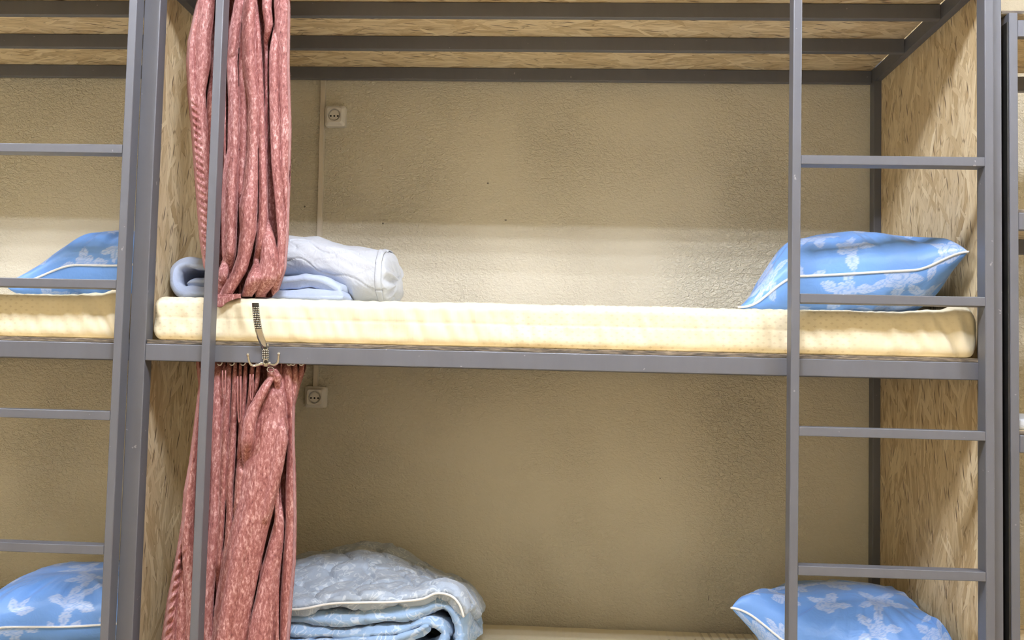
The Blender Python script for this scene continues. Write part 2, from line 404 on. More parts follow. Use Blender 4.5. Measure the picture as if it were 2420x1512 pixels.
# ------------------------------------------------------------------ mattresses
def mattress(x0, x1, z0, label, corner=None, seed=0., zt=.105):
    def fn(V):
        x, y, z = V[:, 0].copy(), V[:, 1].copy(), V[:, 2].copy()
        h = (z-z0)/zt
        front = smooth01((.12-y)/.08)
        n = fbm(np.column_stack([x+seed, y, z-z0]), (7, 5, 9), 3)
        # slanted puckers along the front side
        st = np.array([mn.noise(Vector(((a+.35*c)*46, b*3, c*5+seed))) for a, b, c in zip(x, y, z-z0)])
        stu = np.array([mn.noise(Vector((a*70+seed, 3.1, c*3))) for a, c in zip(x, z-z0)])
        y -= front*np.clip(h, 0, 1)*(1-np.clip(h, 0, 1))*4*(.007*st+.004*n) + front*.002*n
        # a horizontal seam round the middle of the side
        y += front*.0015*np.exp(-((h-.52)/.03)**2)
        z += np.clip(h, 0, 1)*(.0015*n + .0020*stu*front)
        if corner is not None:
            k = np.exp(-((x-corner)/.055)**2)*front
            z += k*np.clip(h, 0, 1)**2*.016*(1+.5*np.sin((x-corner)*60))
            fold = np.abs((x-corner+.02)*.9+(h-.55)*.06)
            y += front*np.exp(-(fold/.007)**2)*.012*np.clip(1.15-h, 0, 1)
            y += front*np.clip((np.abs(x-corner-.03)-.0)/.1, 0, 1)*0
        return np.column_stack([x, y, z])
    V, Fc = soft_box(x0, x1, .017, .795, z0, z0+zt, .022, int((x1-x0)*170), 150, 0, 0, fn)
    o = obj('mattress', V, Fc, 'sheet', None, True, ((x0+x1)/2, .4, z0))
    return tag(o, label, 'mattress', 'cream sheeted mattresses')
zb = .0105
mattress(.004, 1.945, zb, 'cream sheeted mattress on the middle tier of the bunk bed with pink curtains', 1.89, 0)
mattress(.004, 1.945, TZ[0]+zb, 'cream sheeted mattress on the bottom tier under the folded light blue duvet', None, 4.2)
mattress(-1.955, -.062, zb, 'cream sheeted mattress on the middle tier of the bunk bed at the left edge', -.10, 8.8)
mattress(-1.955, -.062, TZ[0]+zb, 'cream sheeted mattress at the lower left corner, under a blue pillow', None, 2.7)
MT = zb+.105                      # mattress top

# ------------------------------------------------------------------ pillows
def floral(U, Vv, seed):
    """woven flower pattern over a cloth plane (metres): 0..1 mask"""
    r = random.Random(seed); m = np.zeros_like(U)
    def leaf(cx, cy, a, l, w):
        nonlocal m
        c, s = math.cos(a), math.sin(a); x = (U-cx)*c+(Vv-cy)*s; y = -(U-cx)*s+(Vv-cy)*c
        t = np.clip(x/l, 0, 1); half = w*np.sin(np.pi*t**.8)*(1-.25*t); ins = (x > 0) & (x < l) & (np.abs(y) < half)
        vein = (np.abs(y) < .0011) | (np.abs(np.mod(x-np.abs(y)*1.1, l/5)-.002) < .0009)
        m = np.where(ins, np.where(vein, .35, .95), m)
    def rose(cx, cy, R, ph):
        nonlocal m
        x, y = U-cx, Vv-cy; rr = np.hypot(x, y); th = np.arctan2(y, x)+ph
        edge = R*(1+.13*np.cos(5*th)); ins = rr < edge
        lines = np.zeros_like(rr, bool)
        for k, q in enumerate((.78, .55, .33)):
            lines |= np.abs(rr-R*q*(1+.2*np.cos((4-k)*th+k*1.3))) < .0013
        lines |= (np.abs(np.sin(2.5*th)) < .06) & (rr > R*.72)
        m = np.where(ins, np.where(lines, .3, .85+.15*np.cos(5*th)), m)
    pts = []
    for _ in range(400):
        p = (r.uniform(-.37, .37), r.uniform(-.37, .37))
        if all(math.hypot(p[0]-q[0], p[1]-q[1]) > .100 for q in pts): pts.append(p)
    for k, (x, y) in enumerate(pts):
        a0 = r.uniform(0, 6.28)
        if k % 4 == 3:
            for q in range(3): leaf(x, y, a0+q*1.0, .05, .013)
        else:
            for q in range(r.choice((3, 4, 5))): leaf(x+.022*math.cos(a0+q*1.35), y+.022*math.sin(a0+q*1.35), a0+q*1.35, r.uniform(.04, .056), r.uniform(.012, .017))
            rose(x, y, r.uniform(.026, .034), a0)
    return m
def pillow(label, cen, rz, ax, ay, hh, floor_z, post, seed, n=230, fat=.42, tilt=(0, 0)):
    """post(P,u,v): extra shaping of the points; bottom is flattened on floor_z"""
    t = thing('pillow', label, 'pillow', (cen[0], cen[1], floor_z), 'blue floral pillows')
    tl = np.linspace(-1, 1, n); g = np.sign(tl)*(1-(1-np.abs(tl))**2.0)
    U, Vv = np.meshgrid(g, g, indexing='ij'); u, v = U.ravel(), Vv.ravel()
    def surf(u, v, sgn):
        pin = .11
        x = ax*u*(1-pin*(1-v*v)*np.abs(u)); y = ay*v*(1-pin*(1-u*u)*np.abs(v))
        b = np.clip((1-np.abs(u)**2.0)*(1-np.abs(v)**2.0), 0, 1)
        h = hh*b**fat
        ang = np.arctan2(v, u); rad = np.maximum(np.abs(u), np.abs(v))
        wr = np.array([mn.noise(Vector((math.cos(a)*5.5+seed, math.sin(a)*5.5, r_*1.1+(2 if sgn > 0 else 7)))) for a, r_ in zip(ang, rad)])
        wr2 = np.array([mn.noise(Vector((a*4+seed, b_*4, sgn*3.))) for a, b_ in zip(u, v)])
        e = smooth01((rad-.35)/.4)*smooth01((1-rad)/.12)
        fine = np.array([mn.noise(Vector((math.cos(a)*13+seed, math.sin(a)*13, r_*1.6+(1 if sgn > 0 else 4)))) for a, r_ in zip(ang, rad)])
        h = h + (wr*.013+fine*.0065)*e + wr2*.007*b
        P = np.column_stack([x, y, sgn*h]); return P
    def place(P, u, v):
        c, s = math.cos(rz), math.sin(rz)
        P = P.copy(); P[:, 2] += tilt[0]*P[:, 0]+tilt[1]*P[:, 1]
        Q = np.column_stack([cen[0]+c*P[:, 0]-s*P[:, 1], cen[1]+s*P[:, 0]+c*P[:, 1], cen[2]+P[:, 2]])
        Q = post(Q, u, v)
        z = Q[:, 2]-floor_z; k = .012            # soft contact with the mattress
        Q[:, 2] = floor_z+.0015+np.where(z > 2*k, z, np.where(z < -2*k, 0, (z+2*k)**2/(8*k)))
        return Q
    Pt, Pb = place(surf(u, v, 1), u, v), place(surf(u, v, -1), u, v)
    N = n*n; V = np.concatenate([Pt, Pb])
    Fc = grid_faces(n, n)+grid_faces(n, n, N, True)
    # close the rim
    idx = [i*n for i in range(n)]+[(n-1)*n+j for j in range(1, n)]+[i*n+n-1 for i in range(n-2, -1, -1)]+[j for j in range(n-2, 0, -1)]
    for a, b in zip(idx, idx[1:]+idx[:1]): Fc.append([b, a, a+N, b+N])
    o = obj('cover', V, Fc, 'pillow', t, True)
    def arcs(P):
        G = P.reshape(n, n, 3); out = []
        for a in (0, 1):
            d = np.linalg.norm(np.diff(G, axis=a), axis=2); z = np.zeros((1, n) if a == 0 else (n, 1))
            c = np.concatenate([z, np.cumsum(d, axis=a)], axis=a); mid = np.take(c, [n//2], axis=a); out.append((c-mid).ravel())
        return out
    m = floral(*arcs(Pt), seed*31+5); m2 = floral(*arcs(Pb), seed*17+9)
    at = o.data.attributes.new('floral', 'FLOAT', 'POINT'); at.data.foreach_set('value', np.concatenate([m, m2]).astype(np.float32))
    # white cord along the seam
    q = np.array([(Pt[i]+Pb[i])/2 for i in idx]); qc = q-q.mean(0); qc[:, 2] *= .1
    q = q+qc/np.linalg.norm(qc, axis=1)[:, None]*.002; q = q[::2]
    MB().tube(q.tolist(), .0030, 7, True).build('piping', 'white_trim', t, True)
    return t
PF = MT+.004
def post_mid(Q, u, v):
    # right end props up against the end panel, left corner droops onto the mattress
    s = smooth01((Q[:, 0]-1.50)/.40)
    Q[:, 2] += .018*s + .040*smooth01((u-.55)/.45)*smooth01((-v-.3)/.7) - .085*smooth01((-u-.45)/.55)
    Q[:, 0] = np.where(Q[:, 0] > 1.945, 1.945+.2*(Q[:, 0]-1.945), Q[:, 0]); return Q
pillow('blue floral pillow with white piping on the middle tier, behind the right ladder', (1.722, .37, PF+.083), -.15, .262, .265, .128, PF, post_mid, 3, fat=.40)
LF = TZ[0]+MT+.004
def post_low(Q, u, v):
    Q[:, 2] += .085*smooth01((-u-.35)/.65)*smooth01((-v+.1)/1.1) + .06*smooth01((u-.5)/.5)*smooth01((-v-.2)/.8) - .02*np.clip(1-np.abs(u)*1.2, 0, 1)*smooth01(-v)
    Q[:, 0] = np.where(Q[:, 0] > 1.925, 1.925+.12*(Q[:, 0]-1.925), Q[:, 0]); return Q
pillow('blue floral pillow with white piping on the bottom tier, behind the right ladder', (1.805, .465, LF+.092), -.35, .29, .25, .125, LF, post_low, 5, fat=.36)
def post_left(Q, u, v):
    Q[:, 2] += -.06*smooth01((-u-.3)/.7)+.02*smooth01(u)
    Q[:, 0] = np.where(Q[:, 0] > -.085, -.085+.12*(Q[:, 0]+.085), Q[:, 0]); return Q
pillow('blue floral pillow on the middle tier of the bunk bed at the left edge', (-.205, .45, PF+.085), .0, .25, .27, .118, PF, post_left, 8, fat=.36)
pillow('blue floral pillow at the lower left corner of the photo', (-.33, .42, LF+.10), .12, .32, .26, .105, LF, post_left, 11, fat=.38)

# ------------------------------------------------------------------ curtains
def poly(pts, x):
    p = np.array(pts, float); return np.interp(x, p[:, 0], p[:, 1])
def curtain_mesh(lob, Ls, Rs, top, bot, ybase, nr, nc, seed, limit=None, back=.05, rough=1., gain=2.0, force=None, zmin=None, hem=None, tail=None):
    """folded cloth: each lobe = (centre polyline (py,px), half width polyline (py,w), forward offset, roundness)"""
    s = np.linspace(0, 1, nr)[:, None]; t = np.linspace(0, 1, nc)[None, :]
    py = top+s*(900-top)*np.ones_like(t); px = np.zeros_like(py)
    B = np.full((1, nc), float(bot[0][1]))
    for _ in range(6):
        py = top+s*(B-top); px = poly(Ls, py)+(poly(Rs, py)-poly(Ls, py))*t
        B = poly(bot, px[-1])[None, :]
    depth = np.full(py.shape, -.068)
    for c, w, off, rd in lob:
        cc = np.array(c, float); cx = np.interp(py, cc[:, 0], cc[:, 1]); ww = poly(w, py)
        p0, p1 = cc[0, 0], cc[-1, 0]
        fa = 1. if p0 <= top+1 else smooth01((py-p0+30)/75); fb = 1. if p1 >= 1512 else smooth01((p1+30-py)/75)
        fade = fa*fb; ww = ww*(.35+.65*np.sqrt(fade)); rd = rd*gain
        q = 1-((px-cx)/np.maximum(ww, 1))**2
        prof = np.sqrt(np.clip(q, 0, None))
        val = off+rd*ww*.00095*prof-(1-fade)*.035
        # smooth maximum
        val = np.where(q > 0, val, -.2)
        k = .0018; hgap = np.clip(.5+.5*(val-depth)/k, 0, 1); depth = depth*(1-hgap)+val*hgap+k*hgap*(1-hgap)
    P0 = np.column_stack([px.ravel()/1000, py.ravel()/1000, np.zeros(px.size)])
    n1 = fbm(P0+seed, (26, 5, 1), 3).reshape(py.shape); n2 = fbm(P0+seed*2+5, (60, 22, 1), 3).reshape(py.shape)
    depth = depth+rough*(.0035*n1+.0016*n2)
    if hem is not None: depth = depth+hem(px, py, poly(Ls, py))
    ed = smooth01(np.minimum(t, 1-t)/.03); depth = depth*ed+(-.02)*(1-ed)
    if limit is not None: depth = np.minimum(depth, limit(px, py))
    if force is not None: depth = np.maximum(depth, force(px, py))
    Vf = W(px, py, ybase-depth)
    backy = ybase+.022+back*np.sin(np.pi*t)**.6*np.ones_like(py)+.008*np.sin(px*.16)
    yb = np.maximum(backy, ybase-depth+.004)
    if tail is not None: yb = np.where(tail(px, py), np.minimum(yb, .0085), yb)
    Vb = W(px, py, yb)
    N = nr*nc; V = np.concatenate([Vf.reshape(-1, 3), Vb.reshape(-1, 3)])
    if zmin is not None: V[:, 2] = np.where(V[:, 1] > .009, np.maximum(V[:, 2], zmin), V[:, 2])
    Fc = grid_faces(nr, nc, 0, True)+grid_faces(nr, nc, N)
    rim = [j for j in range(nc)]+[i*nc+nc-1 for i in range(1, nr)]+[(nr-1)*nc+j for j in range(nc-2, -1, -1)]+[i*nc for i in range(nr-2, 0, -1)]
    for a, b in zip(rim, rim[1:]+rim[:1]): Fc.append([a, b, b+N, a+N])
    return V, Fc
def cs(ox, oy, k, pts): return [(oy+b/k, ox+a/k) for a, b in pts]         # crop coords -> (py,px)
U_ = lambda *p: cs(420, 0, 2.043, p)
def Wd(o, k, *p): return [(o+b/k, a/k) for a, b in p]
u_ = lambda *p: Wd(0, 2.043, *p)
up_lobes = [
 (U_((100, -60), (98, 0), (66, 200), (64, 300), (72, 450), (84, 700), (98, 900), (114, 1150), (126, 1320)), u_((26, -60), (28, 200), (30, 300), (26, 450), (20, 700), (19, 1000), (16, 1320)), .0, 1.1),
 (U_((142, -60), (140, 0), (122, 200), (124, 300), (112, 440), (121, 700), (127, 900), (134, 1150), (150, 1340)), u_((40, -60), (42, 100), (38, 300), (22, 460), (26, 600), (30, 800), (26, 1340)), .006, 1.0),
 (U_((160, 390), (156, 450), (156, 620), (170, 900), (175, 1250)), u_((10, 390), (16, 500), (22, 900), (24, 1250)), -.006, 1.0),
 (U_((205, -60), (215, 300), (205, 700), (200, 1000), (200, 1300)), u_((26, -60), (26, 1300)), -.055, .8),
 (U_((305, -60), (298, 0), (276, 150), (263, 300), (272, 500), (268, 720), (256, 820), (250, 1000), (248, 1200), (246, 1300)), u_((20, -60), (24, 0), (28, 150), (26, 300), (28, 500), (28, 720), (38, 850), (40, 1000), (36, 1200), (30, 1300)), .006, 1.15),
 (U_((280, 40), (272, 160), (258, 290), (258, 325)), u_((10, 40), (20, 160), (20, 300), (14, 325)), .022, 1.0),
 (U_((318, 100), (312, 300), (318, 500), (315, 720), (305, 850), (300, 1000)), u_((16, 100), (20, 400), (22, 700), (16, 1000)), -.004, 1.0),
 (U_((352, -60), (350, 0), (340, 150), (345, 300), (366, 500), (362, 720), (352, 900), (340, 1000), (340, 1120), (322, 1230), (298, 1310), (250, 1390), (212, 1460), (190, 1490)), u_((34, -60), (34, 0), (32, 300), (28, 500), (26, 720), (36, 900), (46, 1000), (40, 1120), (34, 1230), (36, 1310), (34, 1390), (26, 1490)), .018, 1.0),
 (U_((382, 60), (392, 300), (400, 500), (408, 720), (412, 900), (412, 1050), (400, 1180), (380, 1260)), u_((12, 60), (17, 300), (18, 500), (19, 720), (22, 1000), (22, 1260)), .010, 1.0),
 (U_((432, -60), (430, 40), (440, 120), (425, 210)), u_((26, -60), (22, 100), (14, 210)), .008, 1.0),
 (U_((474, 120), (468, 220), (465, 300), (466, 500), (476, 800), (492, 1000), (505, 1150), (502, 1280), (470, 1390)), u_((12, 120), (24, 250), (24, 500), (24, 800), (20, 1000), (22, 1150), (30, 1390)), .012, 1.1),
 (U_((505, -60), (505, 0), (512, 300), (520, 500), (520, 700), (512, 850), (528, 1000), (522, 1200), (505, 1300)), u_((44, -60), (42, 0), (34, 300), (32, 600), (28, 800), (18, 1000), (18, 1300)), .004, 1.1),
 (U_((430, 1060), (436, 1150), (446, 1250), (435, 1350), (400, 1420)), u_((14, 1060), (34, 1150), (48, 1250), (52, 1350), (40, 1420)), .010, .9),
 (U_((380, 1270), (375, 1340), (350, 1400), (335, 1425)), u_((20, 1270), (42, 1340), (38, 1425)), .026, .7),
 (U_((228, 1250), (222, 1300), (216, 1350), (210, 1400)), u_((16, 1250), (26, 1300), (26, 1350), (22, 1400)), .020, .9),
]
Lu = [(py, px) for py, px in U_((105, -60), (92, 0), (46, 200), (40, 300), (46, 450), (63, 620), (84, 900), (104, 1150), (124, 1290), (160, 1350), (166, 1440), (170, 1478))]
Ru = [(py, px) for py, px in U_((545, -60), (545, 0), (541, 300), (550, 620), (544, 900), (536, 1150), (524, 1300), (490, 1400), (452, 1436), (430, 1480))]
bu = [(503, 722), (512, 725), (524, 726), (534, 716), (546, 710), (562, 705), (600, 705), (640, 703), (665, 700)]
V, Fc = curtain_mesh(up_lobes, Lu, Ru, -36, bu, .052, 430, 270, 1.3, rough=.45, gain=1.55, limit=lambda px, py: .052-.003+0*px+.022*smooth01((py-650)/40)*smooth01((560-px)/20),
  force=lambda px, py: -.2+.25*smooth01((py-688)/14)*smooth01((575-px)/25), zmin=MT+.005, tail=lambda px, py: (py > 694) & (px < 570),
  hem=lambda px, py, l: .0035*np.sin(py*.36-(px-l)*.25)*smooth01((py-210)/60)*smooth01((26-(px-l))/6))
cu = thing('curtain', 'dusty pink velvet curtain bunched up in front of the upper mattress', 'curtain', (.24, .06, .12), 'pink velvet curtains')
obj('cloth', V, Fc, 'velvet', cu, True)

L_ = lambda *p: cs(360, 820, 2.185, p)
l_ = lambda *p: Wd(820, 2.185, *p)
lo_lobes = [
 (L_((238, 60), (236, 200), (222, 400), (198, 650), (182, 900), (186, 1100), (194, 1300), (205, 1560)), l_((16, 60), (18, 300), (30, 650), (34, 900), (32, 1100), (22, 1300), (26, 1560)), .006, 1.0),
 (L_((150, 920), (120, 1130), (100, 1300), (85, 1560)), l_((14, 920), (26, 1130), (34, 1300), (44, 1560)), -.010, .9),
 (L_((160, 1080), (150, 1300), (150, 1560)), l_((16, 1080), (34, 1300), (46, 1560)), -.016, .8),
 (L_((280, 60), (280, 400), (270, 800), (245, 1200), (235, 1560)), l_((30, 60), (36, 1560)), -.012, .9),
 (L_((338, 60), (332, 400), (328, 700), (322, 900), (305, 1100), (288, 1300), (285, 1560)), l_((26, 60), (26, 400), (24, 700), (28, 1000), (30, 1560)), -.002, 1.0),
 (L_((372, 60), (368, 220), (360, 500), (355, 700)), l_((12, 60), (12, 220), (16, 700)), .000, 1.0),
 (L_((398, 60), (392, 200), (376, 400), (368, 550), (358, 800), (350, 1000), (335, 1200)), l_((14, 60), (16, 200), (24, 400), (24, 600), (18, 1000), (16, 1200)), .004, 1.1),
 (L_((428, 60), (424, 250), (416, 450), (405, 620), (398, 700), (400, 850), (392, 1000), (368, 1180), (340, 1350), (325, 1560)), l_((12, 60), (16, 250), (18, 450), (22, 650), (18, 850), (20, 1000), (20, 1560)), .006, 1.1),
 (L_((455, 60), (452, 250), (446, 385)), l_((9, 60), (10, 250), (8, 385)), .006, 1.2),
 (L_((484, 60), (474, 250), (458, 450), (444, 620)), l_((10, 60), (13, 250), (14, 450), (12, 620)), .008, 1.1),
 (L_((520, 60), (510, 200), (500, 290), (480, 420)), l_((12, 60), (13, 200), (13, 420)), .006, 1.1),
 (L_((552, 60), (540, 180), (520, 280)), l_((12, 60), (14, 180), (12, 280)), .004, 1.1),
 (L_((690, 60), (694, 150), (716, 350), (722, 500), (716, 700), (718, 900), (708, 1100), (694, 1300), (684, 1560)), l_((30, 60), (28, 150), (26, 350), (26, 600), (30, 900), (34, 1100), (30, 1560)), .000, 1.0),
 (L_((640, 60), (655, 150), (680, 300), (696, 450)), l_((22, 60), (22, 300), (14, 450)), .004, 1.0),
 (L_((735, 60), (736, 200), (732, 400)), l_((16, 60), (18, 200), (14, 400)), -.006, 1.0),
 (L_((775, 60), (762, 180), (742, 300), (736, 420)), l_((18, 60), (14, 180), (12, 420)), -.012, 1.0),
 (L_((460, 560), (455, 640), (445, 760), (430, 900)), l_((16, 560), (24, 640), (18, 900)), .016, 1.0),
 # the big fold picked up towards the hook
 (L_((636, 150), (625, 250), (605, 400), (575, 600), (545, 780), (500, 950), (458, 1150), (420, 1350), (390, 1560)), l_((26, 150), (60, 250), (100, 420), (104, 600), (100, 780), (98, 950), (96, 1150), (94, 1350), (90, 1560)), .022, .42),
 (L_((600, 300), (570, 500), (535, 700), (480, 950), (430, 1180), (385, 1400), (355, 1560)), l_((18, 300), (34, 500), (40, 700), (44, 950), (44, 1180), (44, 1560)), .042, .5),
 (L_((665, 330), (668, 480), (640, 640), (600, 800), (560, 960)), l_((14, 330), (34, 480), (34, 640), (28, 800), (20, 960)), .046, .6),
 (L_((628, 135), (592, 190), (560, 250), (528, 310), (505, 380), (492, 480), (482, 580)), l_((22, 135), (26, 190), (28, 250), (30, 310), (34, 380), (34, 480), (26, 580)), .052, .8),
 (L_((628, 112), (640, 150), (645, 185)), l_((20, 112), (34, 150), (26, 185)), .058, .6),
 (L_((610, 105), (618, 140), (640, 160)), l_((16, 105), (26, 140), (20, 160)), .064, .8),
 (L_((660, 790), (655, 900), (640, 1000), (612, 1150), (590, 1300), (565, 1450), (555, 1560)), l_((10, 790), (26, 900), (38, 1000), (50, 1150), (60, 1300), (72, 1450), (78, 1560)), .012, .75),
 (L_((632, 1000), (612, 1200), (600, 1400), (590, 1560)), l_((8, 1000), (16, 1200), (22, 1560)), .034, .7),
]
Ll = L_((222, 50), (228, 100), (238, 200), (214, 400), (188, 600), (160, 750), (150, 900), (112, 1130), (76, 1300), (46, 1512), (38, 1560))
Rl = L_((800, 50), (794, 110), (768, 185), (738, 300), (735, 470), (742, 650), (746, 900), (742, 1100), (725, 1300), (710, 1512), (706, 1560))
# full length: the cloth continues below the photo to just above the bottom mattress front
bl = [(0, 1625), (2000, 1625)]
def lim_low(px, py):
    return .020+.06*smooth01((py-866)/16)
V, Fc = curtain_mesh(lo_lobes, Ll, Rl, 846, bl, .046, 460, 330, 6.1, rough=.5, gain=1.75, limit=lim_low, back=.045, zmin=TZ[0]+MT+.004,
  hem=lambda px, py, l: .005*np.sin(py*.24+(px-l)*.22)*smooth01((py-1270)/50)*smooth01((24-(px-l))/6))
cl = thing('curtain', 'dusty pink velvet curtain hanging below the middle tier, one corner pulled to the metal hook', 'curtain', (.24, .06, -.8), 'pink velvet curtains')
obj('cloth', V, Fc, 'velvet', cl, True)
# thin loops added to trace the bright edges of the pleat folds
for (x, y0, y1) in ((370, 120, 245), (449, 150, 390), (513, 140, 275)):
    pts = []
    for k in range(25):
        a = k/24; ang = math.pi*a
        xx = x-8*math.cos(ang) if .3 < a < .7 else x-8*math.cos(ang)
        yy = y0+(y1-y0)*math.sin(ang)**.5
        pts.append(tuple(W(360+xx/2.185, 820+yy/2.185, .012)))
    MB().tube(pts, .0016, 6).build('pleat_edge_loop', mat_plain('pink_pleat_edge', (.40, .17, .16), .7), cl, True)
for px in (519, 548, 574, 600, 632, 683, 692, 712):
    p = W(px, 858, .030); 
    pts = [(p[0]+.006*math.cos(a), p[1], p[2]+.002+.007*math.sin(a)) for a in np.linspace(-2.6, 1.6, 12)]
    MB().tube(pts, .0015, 6).build('curtain_hook', 'white_plastic', cl, True)
# ------------------------------------------------------------------ coat hook on the front rail
hk = thing('coat_hook', 'chrome coat hook with long studded prong on the middle front rail', 'hook', tuple(W(628, 840, -.002)))
def strip(path, hw, th):
    """flat bar: path of (px,py,y) with half widths in px"""
    mb = MB(); V = []
    for (px, py, y), w in zip(path, hw):
        for a, b in ((-1, 0), (-.55, -1), (.55, -1), (1, 0), (.55, 1), (-.55, 1)):
            V.append(tuple(W(px+a*w, py, y+b*th/2)))
    n = len(path); Fc = []
    for i in range(n-1):
        for k in range(6): Fc.append((i*6+k, i*6+(k+1) % 6, (i+1)*6+(k+1) % 6, (i+1)*6+k))
    Fc += [tuple(range(6))[::-1], tuple((n-1)*6+k for k in range(6))]
    return mb.add(V, Fc)
pr = [(603.5, 716), (604.5, 730), (607, 755), (611, 778), (616, 797), (622, 812), (626, 824)]
yy = (-.044, -.045, -.041, -.033, -.024, -.015, -.008)
strip([(a, b, y) for (a, b), y in zip(pr, yy)], (8.3, 8.6, 8.8, 9, 9, 8.6, 8.2), .006).build('prong', 'chrome', hk, True)
strip([(626, 812, -.006), (627, 822, -.0065), (627.5, 845, -.007), (628, 860, -.007), (628, 866, -.006)], (8.5, 9, 9, 9.5, 6), .010).build('back_plate', 'chrome', hk, False)
def studs(rows, cols=4, hw=6):
    mb = MB()
    for (px, py, y) in rows:
        for k in range(cols):
            p = W(px-hw+2*hw*k/(cols-1), py, y); mb.ball(p, .0021, 7)
    return mb
strip([(np.interp(q, [p[1] for p in pr], [p[0] for p in pr]), q, np.interp(q, [p[1] for p in pr], yy)-.0022) for q in (724, 735, 748, 760, 771, 777)], (7.4, 7.6, 7.7, 7.8, 7.8, 7.6), .003).build('stud_bed', 'steel_dark', hk)
strip([(627.4, 827, -.0108), (627.8, 849, -.0115)], (8, 8.2), .003).build('stud_bed', 'steel_dark', hk)
rows = []
for k in range(10):
    q = 727+k*5.2; rows.append((np.interp(q, [p[1] for p in pr], [p[0] for p in pr]), q, np.interp(q, [p[1] for p in pr], yy)-.0033))
studs(rows).build('stud_pattern', 'chrome', hk, True)
studs([(627.5, 829+k*4.3, -.0125) for k in range(5)]).build('stud_pattern', 'chrome', hk, True)
strip([(603.4, 715.5, -.0468), (604.4, 723.5, -.0474)], (7.5, 7.8), .003).build('prong_cap', 'steel_dark', hk)
for (px, py) in ((626.5, 821.5), (628, 854.5)):
    p = W(px, py, -.013); mb = MB()
    mb.tube([(p[0], p[1]+.004, p[2]), (p[0], p[1]-.001, p[2])], .0045, 10); mb.build('screw', 'steel_dark', hk)
for pts in (((620, 858), (612, 861), (600, 864), (592, 860), (588, 850), (586, 838)), ((636, 858), (641, 861), (648, 862), (655, 858), (658, 849), (659, 836))):
    P = [tuple(W(x, y, -.010-.004*i)) for i, (x, y) in enumerate(pts)]
    # refine
    Q = []
    for i in range(len(P)-1):
        p0 = np.array(P[max(i-1, 0)]); p1 = np.array(P[i]); p2 = np.array(P[i+1]); p3 = np.array(P[min(i+2, len(P)-1)])
        for k in range(6):
            t = k/6; Q.append(tuple(.5*((2*p1)+(-p0+p2)*t+(2*p0-5*p1+4*p2-p3)*t*t+(-p0+3*p1-3*p2+p3)*t**3)))
    Q.append(P[-1])
    mb = MB().tube(Q, [.0038-.0012*i/len(Q) for i in range(len(Q))], 9); mb.ball(Q[-1], .0042, 10); mb.ball(Q[2], .0052, 10)
    mb.build('side_hook', 'chrome', hk, True)
# thin wire ring that holds the curtain corner
p = W(639, 873, -.018)
MB().tube([(p[0]+.008*math.cos(a), p[1], p[2]+.006*math.sin(a)) for a in np.linspace(0, 2*math.pi, 20, endpoint=False)], .0008, 6, True).build('corner_ring', 'chrome', cl, True)

# ------------------------------------------------------------------ wall sockets and cable trunking
pa, pb = W(764.5, 190, .834), W(746, 917, .834)
mb = MB(); w = .0085
def tr(p): return [(p[0]-w, YB, p[2]), (p[0]+w, YB, p[2]), (p[0]+w-.001, YB-.013, p[2]), (p[0]-w+.001, YB-.013, p[2])]
e = pa+(pa-pb)*.62
mb.add(tr(e)+tr(pb), [(0, 1, 2, 3), (7, 6, 5, 4), (0, 4, 5, 1), (1, 5, 6, 2), (2, 6, 7, 3), (3, 7, 4, 0)])
tag(mb.build('cable_trunking', 'trunk', None, False, tuple(pb), .001), 'thin beige cable trunking running down the wall behind the pink curtains', 'cable trunking')
def socket(x0, x1, z0, z1, label):
    cx, cz = (x0+x1)/2, (z0+z1)/2; t = thing('wall_socket', label, 'socket', (cx, YB, cz), 'cream wall sockets'); a = (x1-x0)/2
    def ring(h, y, r=.008, n=5):
        out = []
        for sx, sz, a0 in ((1, -1, -90), (1, 1, 0), (-1, 1, 90), (-1, -1, 180)):
            for k in range(n+1): th = math.radians(a0+90*k/n); out.append((cx+sx*(h-r)+r*math.cos(th), y, cz+sz*(h-r)+r*math.sin(th)))
        return out
    V = ring(a, YB-.0005)+ring(a, YB-.022)+ring(a-.002, YB-.024)+ring(a-.004, YB-.026)+ring(a-.010, YB-.037)
    n = 24; Fc = []
    for i in range(4):
        for k in range(n): Fc.append((i*n+k, (i+1)*n+k, (i+1)*n+(k+1) % n, i*n+(k+1) % n))
    # front face with round opening
    k0 = len(V); R_ = a*.60; yF = YB-.037
    def circ(r, y): return [(cx+r*math.cos(2*math.pi*(k-3)/n-math.pi/4*0), y, cz+r*math.sin(2*math.pi*(k-3)/n)) for k in range(n)]
    # ring() starts at lower right corner going counter-clockwise; circle angles match (-45 deg start)
    V += circ(R_, yF); V += circ(R_-.0015, yF+.010)
    for (i, j) in ((4*n, k0), (k0, k0+n)):
        for k in range(n): Fc.append((i+k, j+k, j+(k+1) % n, i+(k+1) % n))
    Fc.append(tuple(k0+n+k for k in range(n)))
    obj('housing', V, Fc, 'plastic', t, False)
    mb = MB()
    r = R_-.0050
    mb.tube([(cx, yF+.0102, cz), (cx, yF+.004, cz)], r, 28); mb.build('insert', 'plastic', t, False)
    for dx in (-.0115, 0, .0115):
        MB().tube([(cx+dx, yF+.006, cz-.003), (cx+dx, yF+.0035, cz-.003)], .0031, 12).build('pin_hole', 'black', t)
sa, sb = W(768, 246, .815), W(820, 298, .815)
socket(sa[0], sa[0]+.068, sb[2], sb[2]+.068, 'cream wall socket high on the wall, right of the upper pink curtain')
sa, sb = W(721, 915, .815), W(773, 964, .815)
socket(sa[0], sa[0]+.068, sb[2], sb[2]+.068, 'cream wall socket below the middle tier, beside the lower pink curtain')

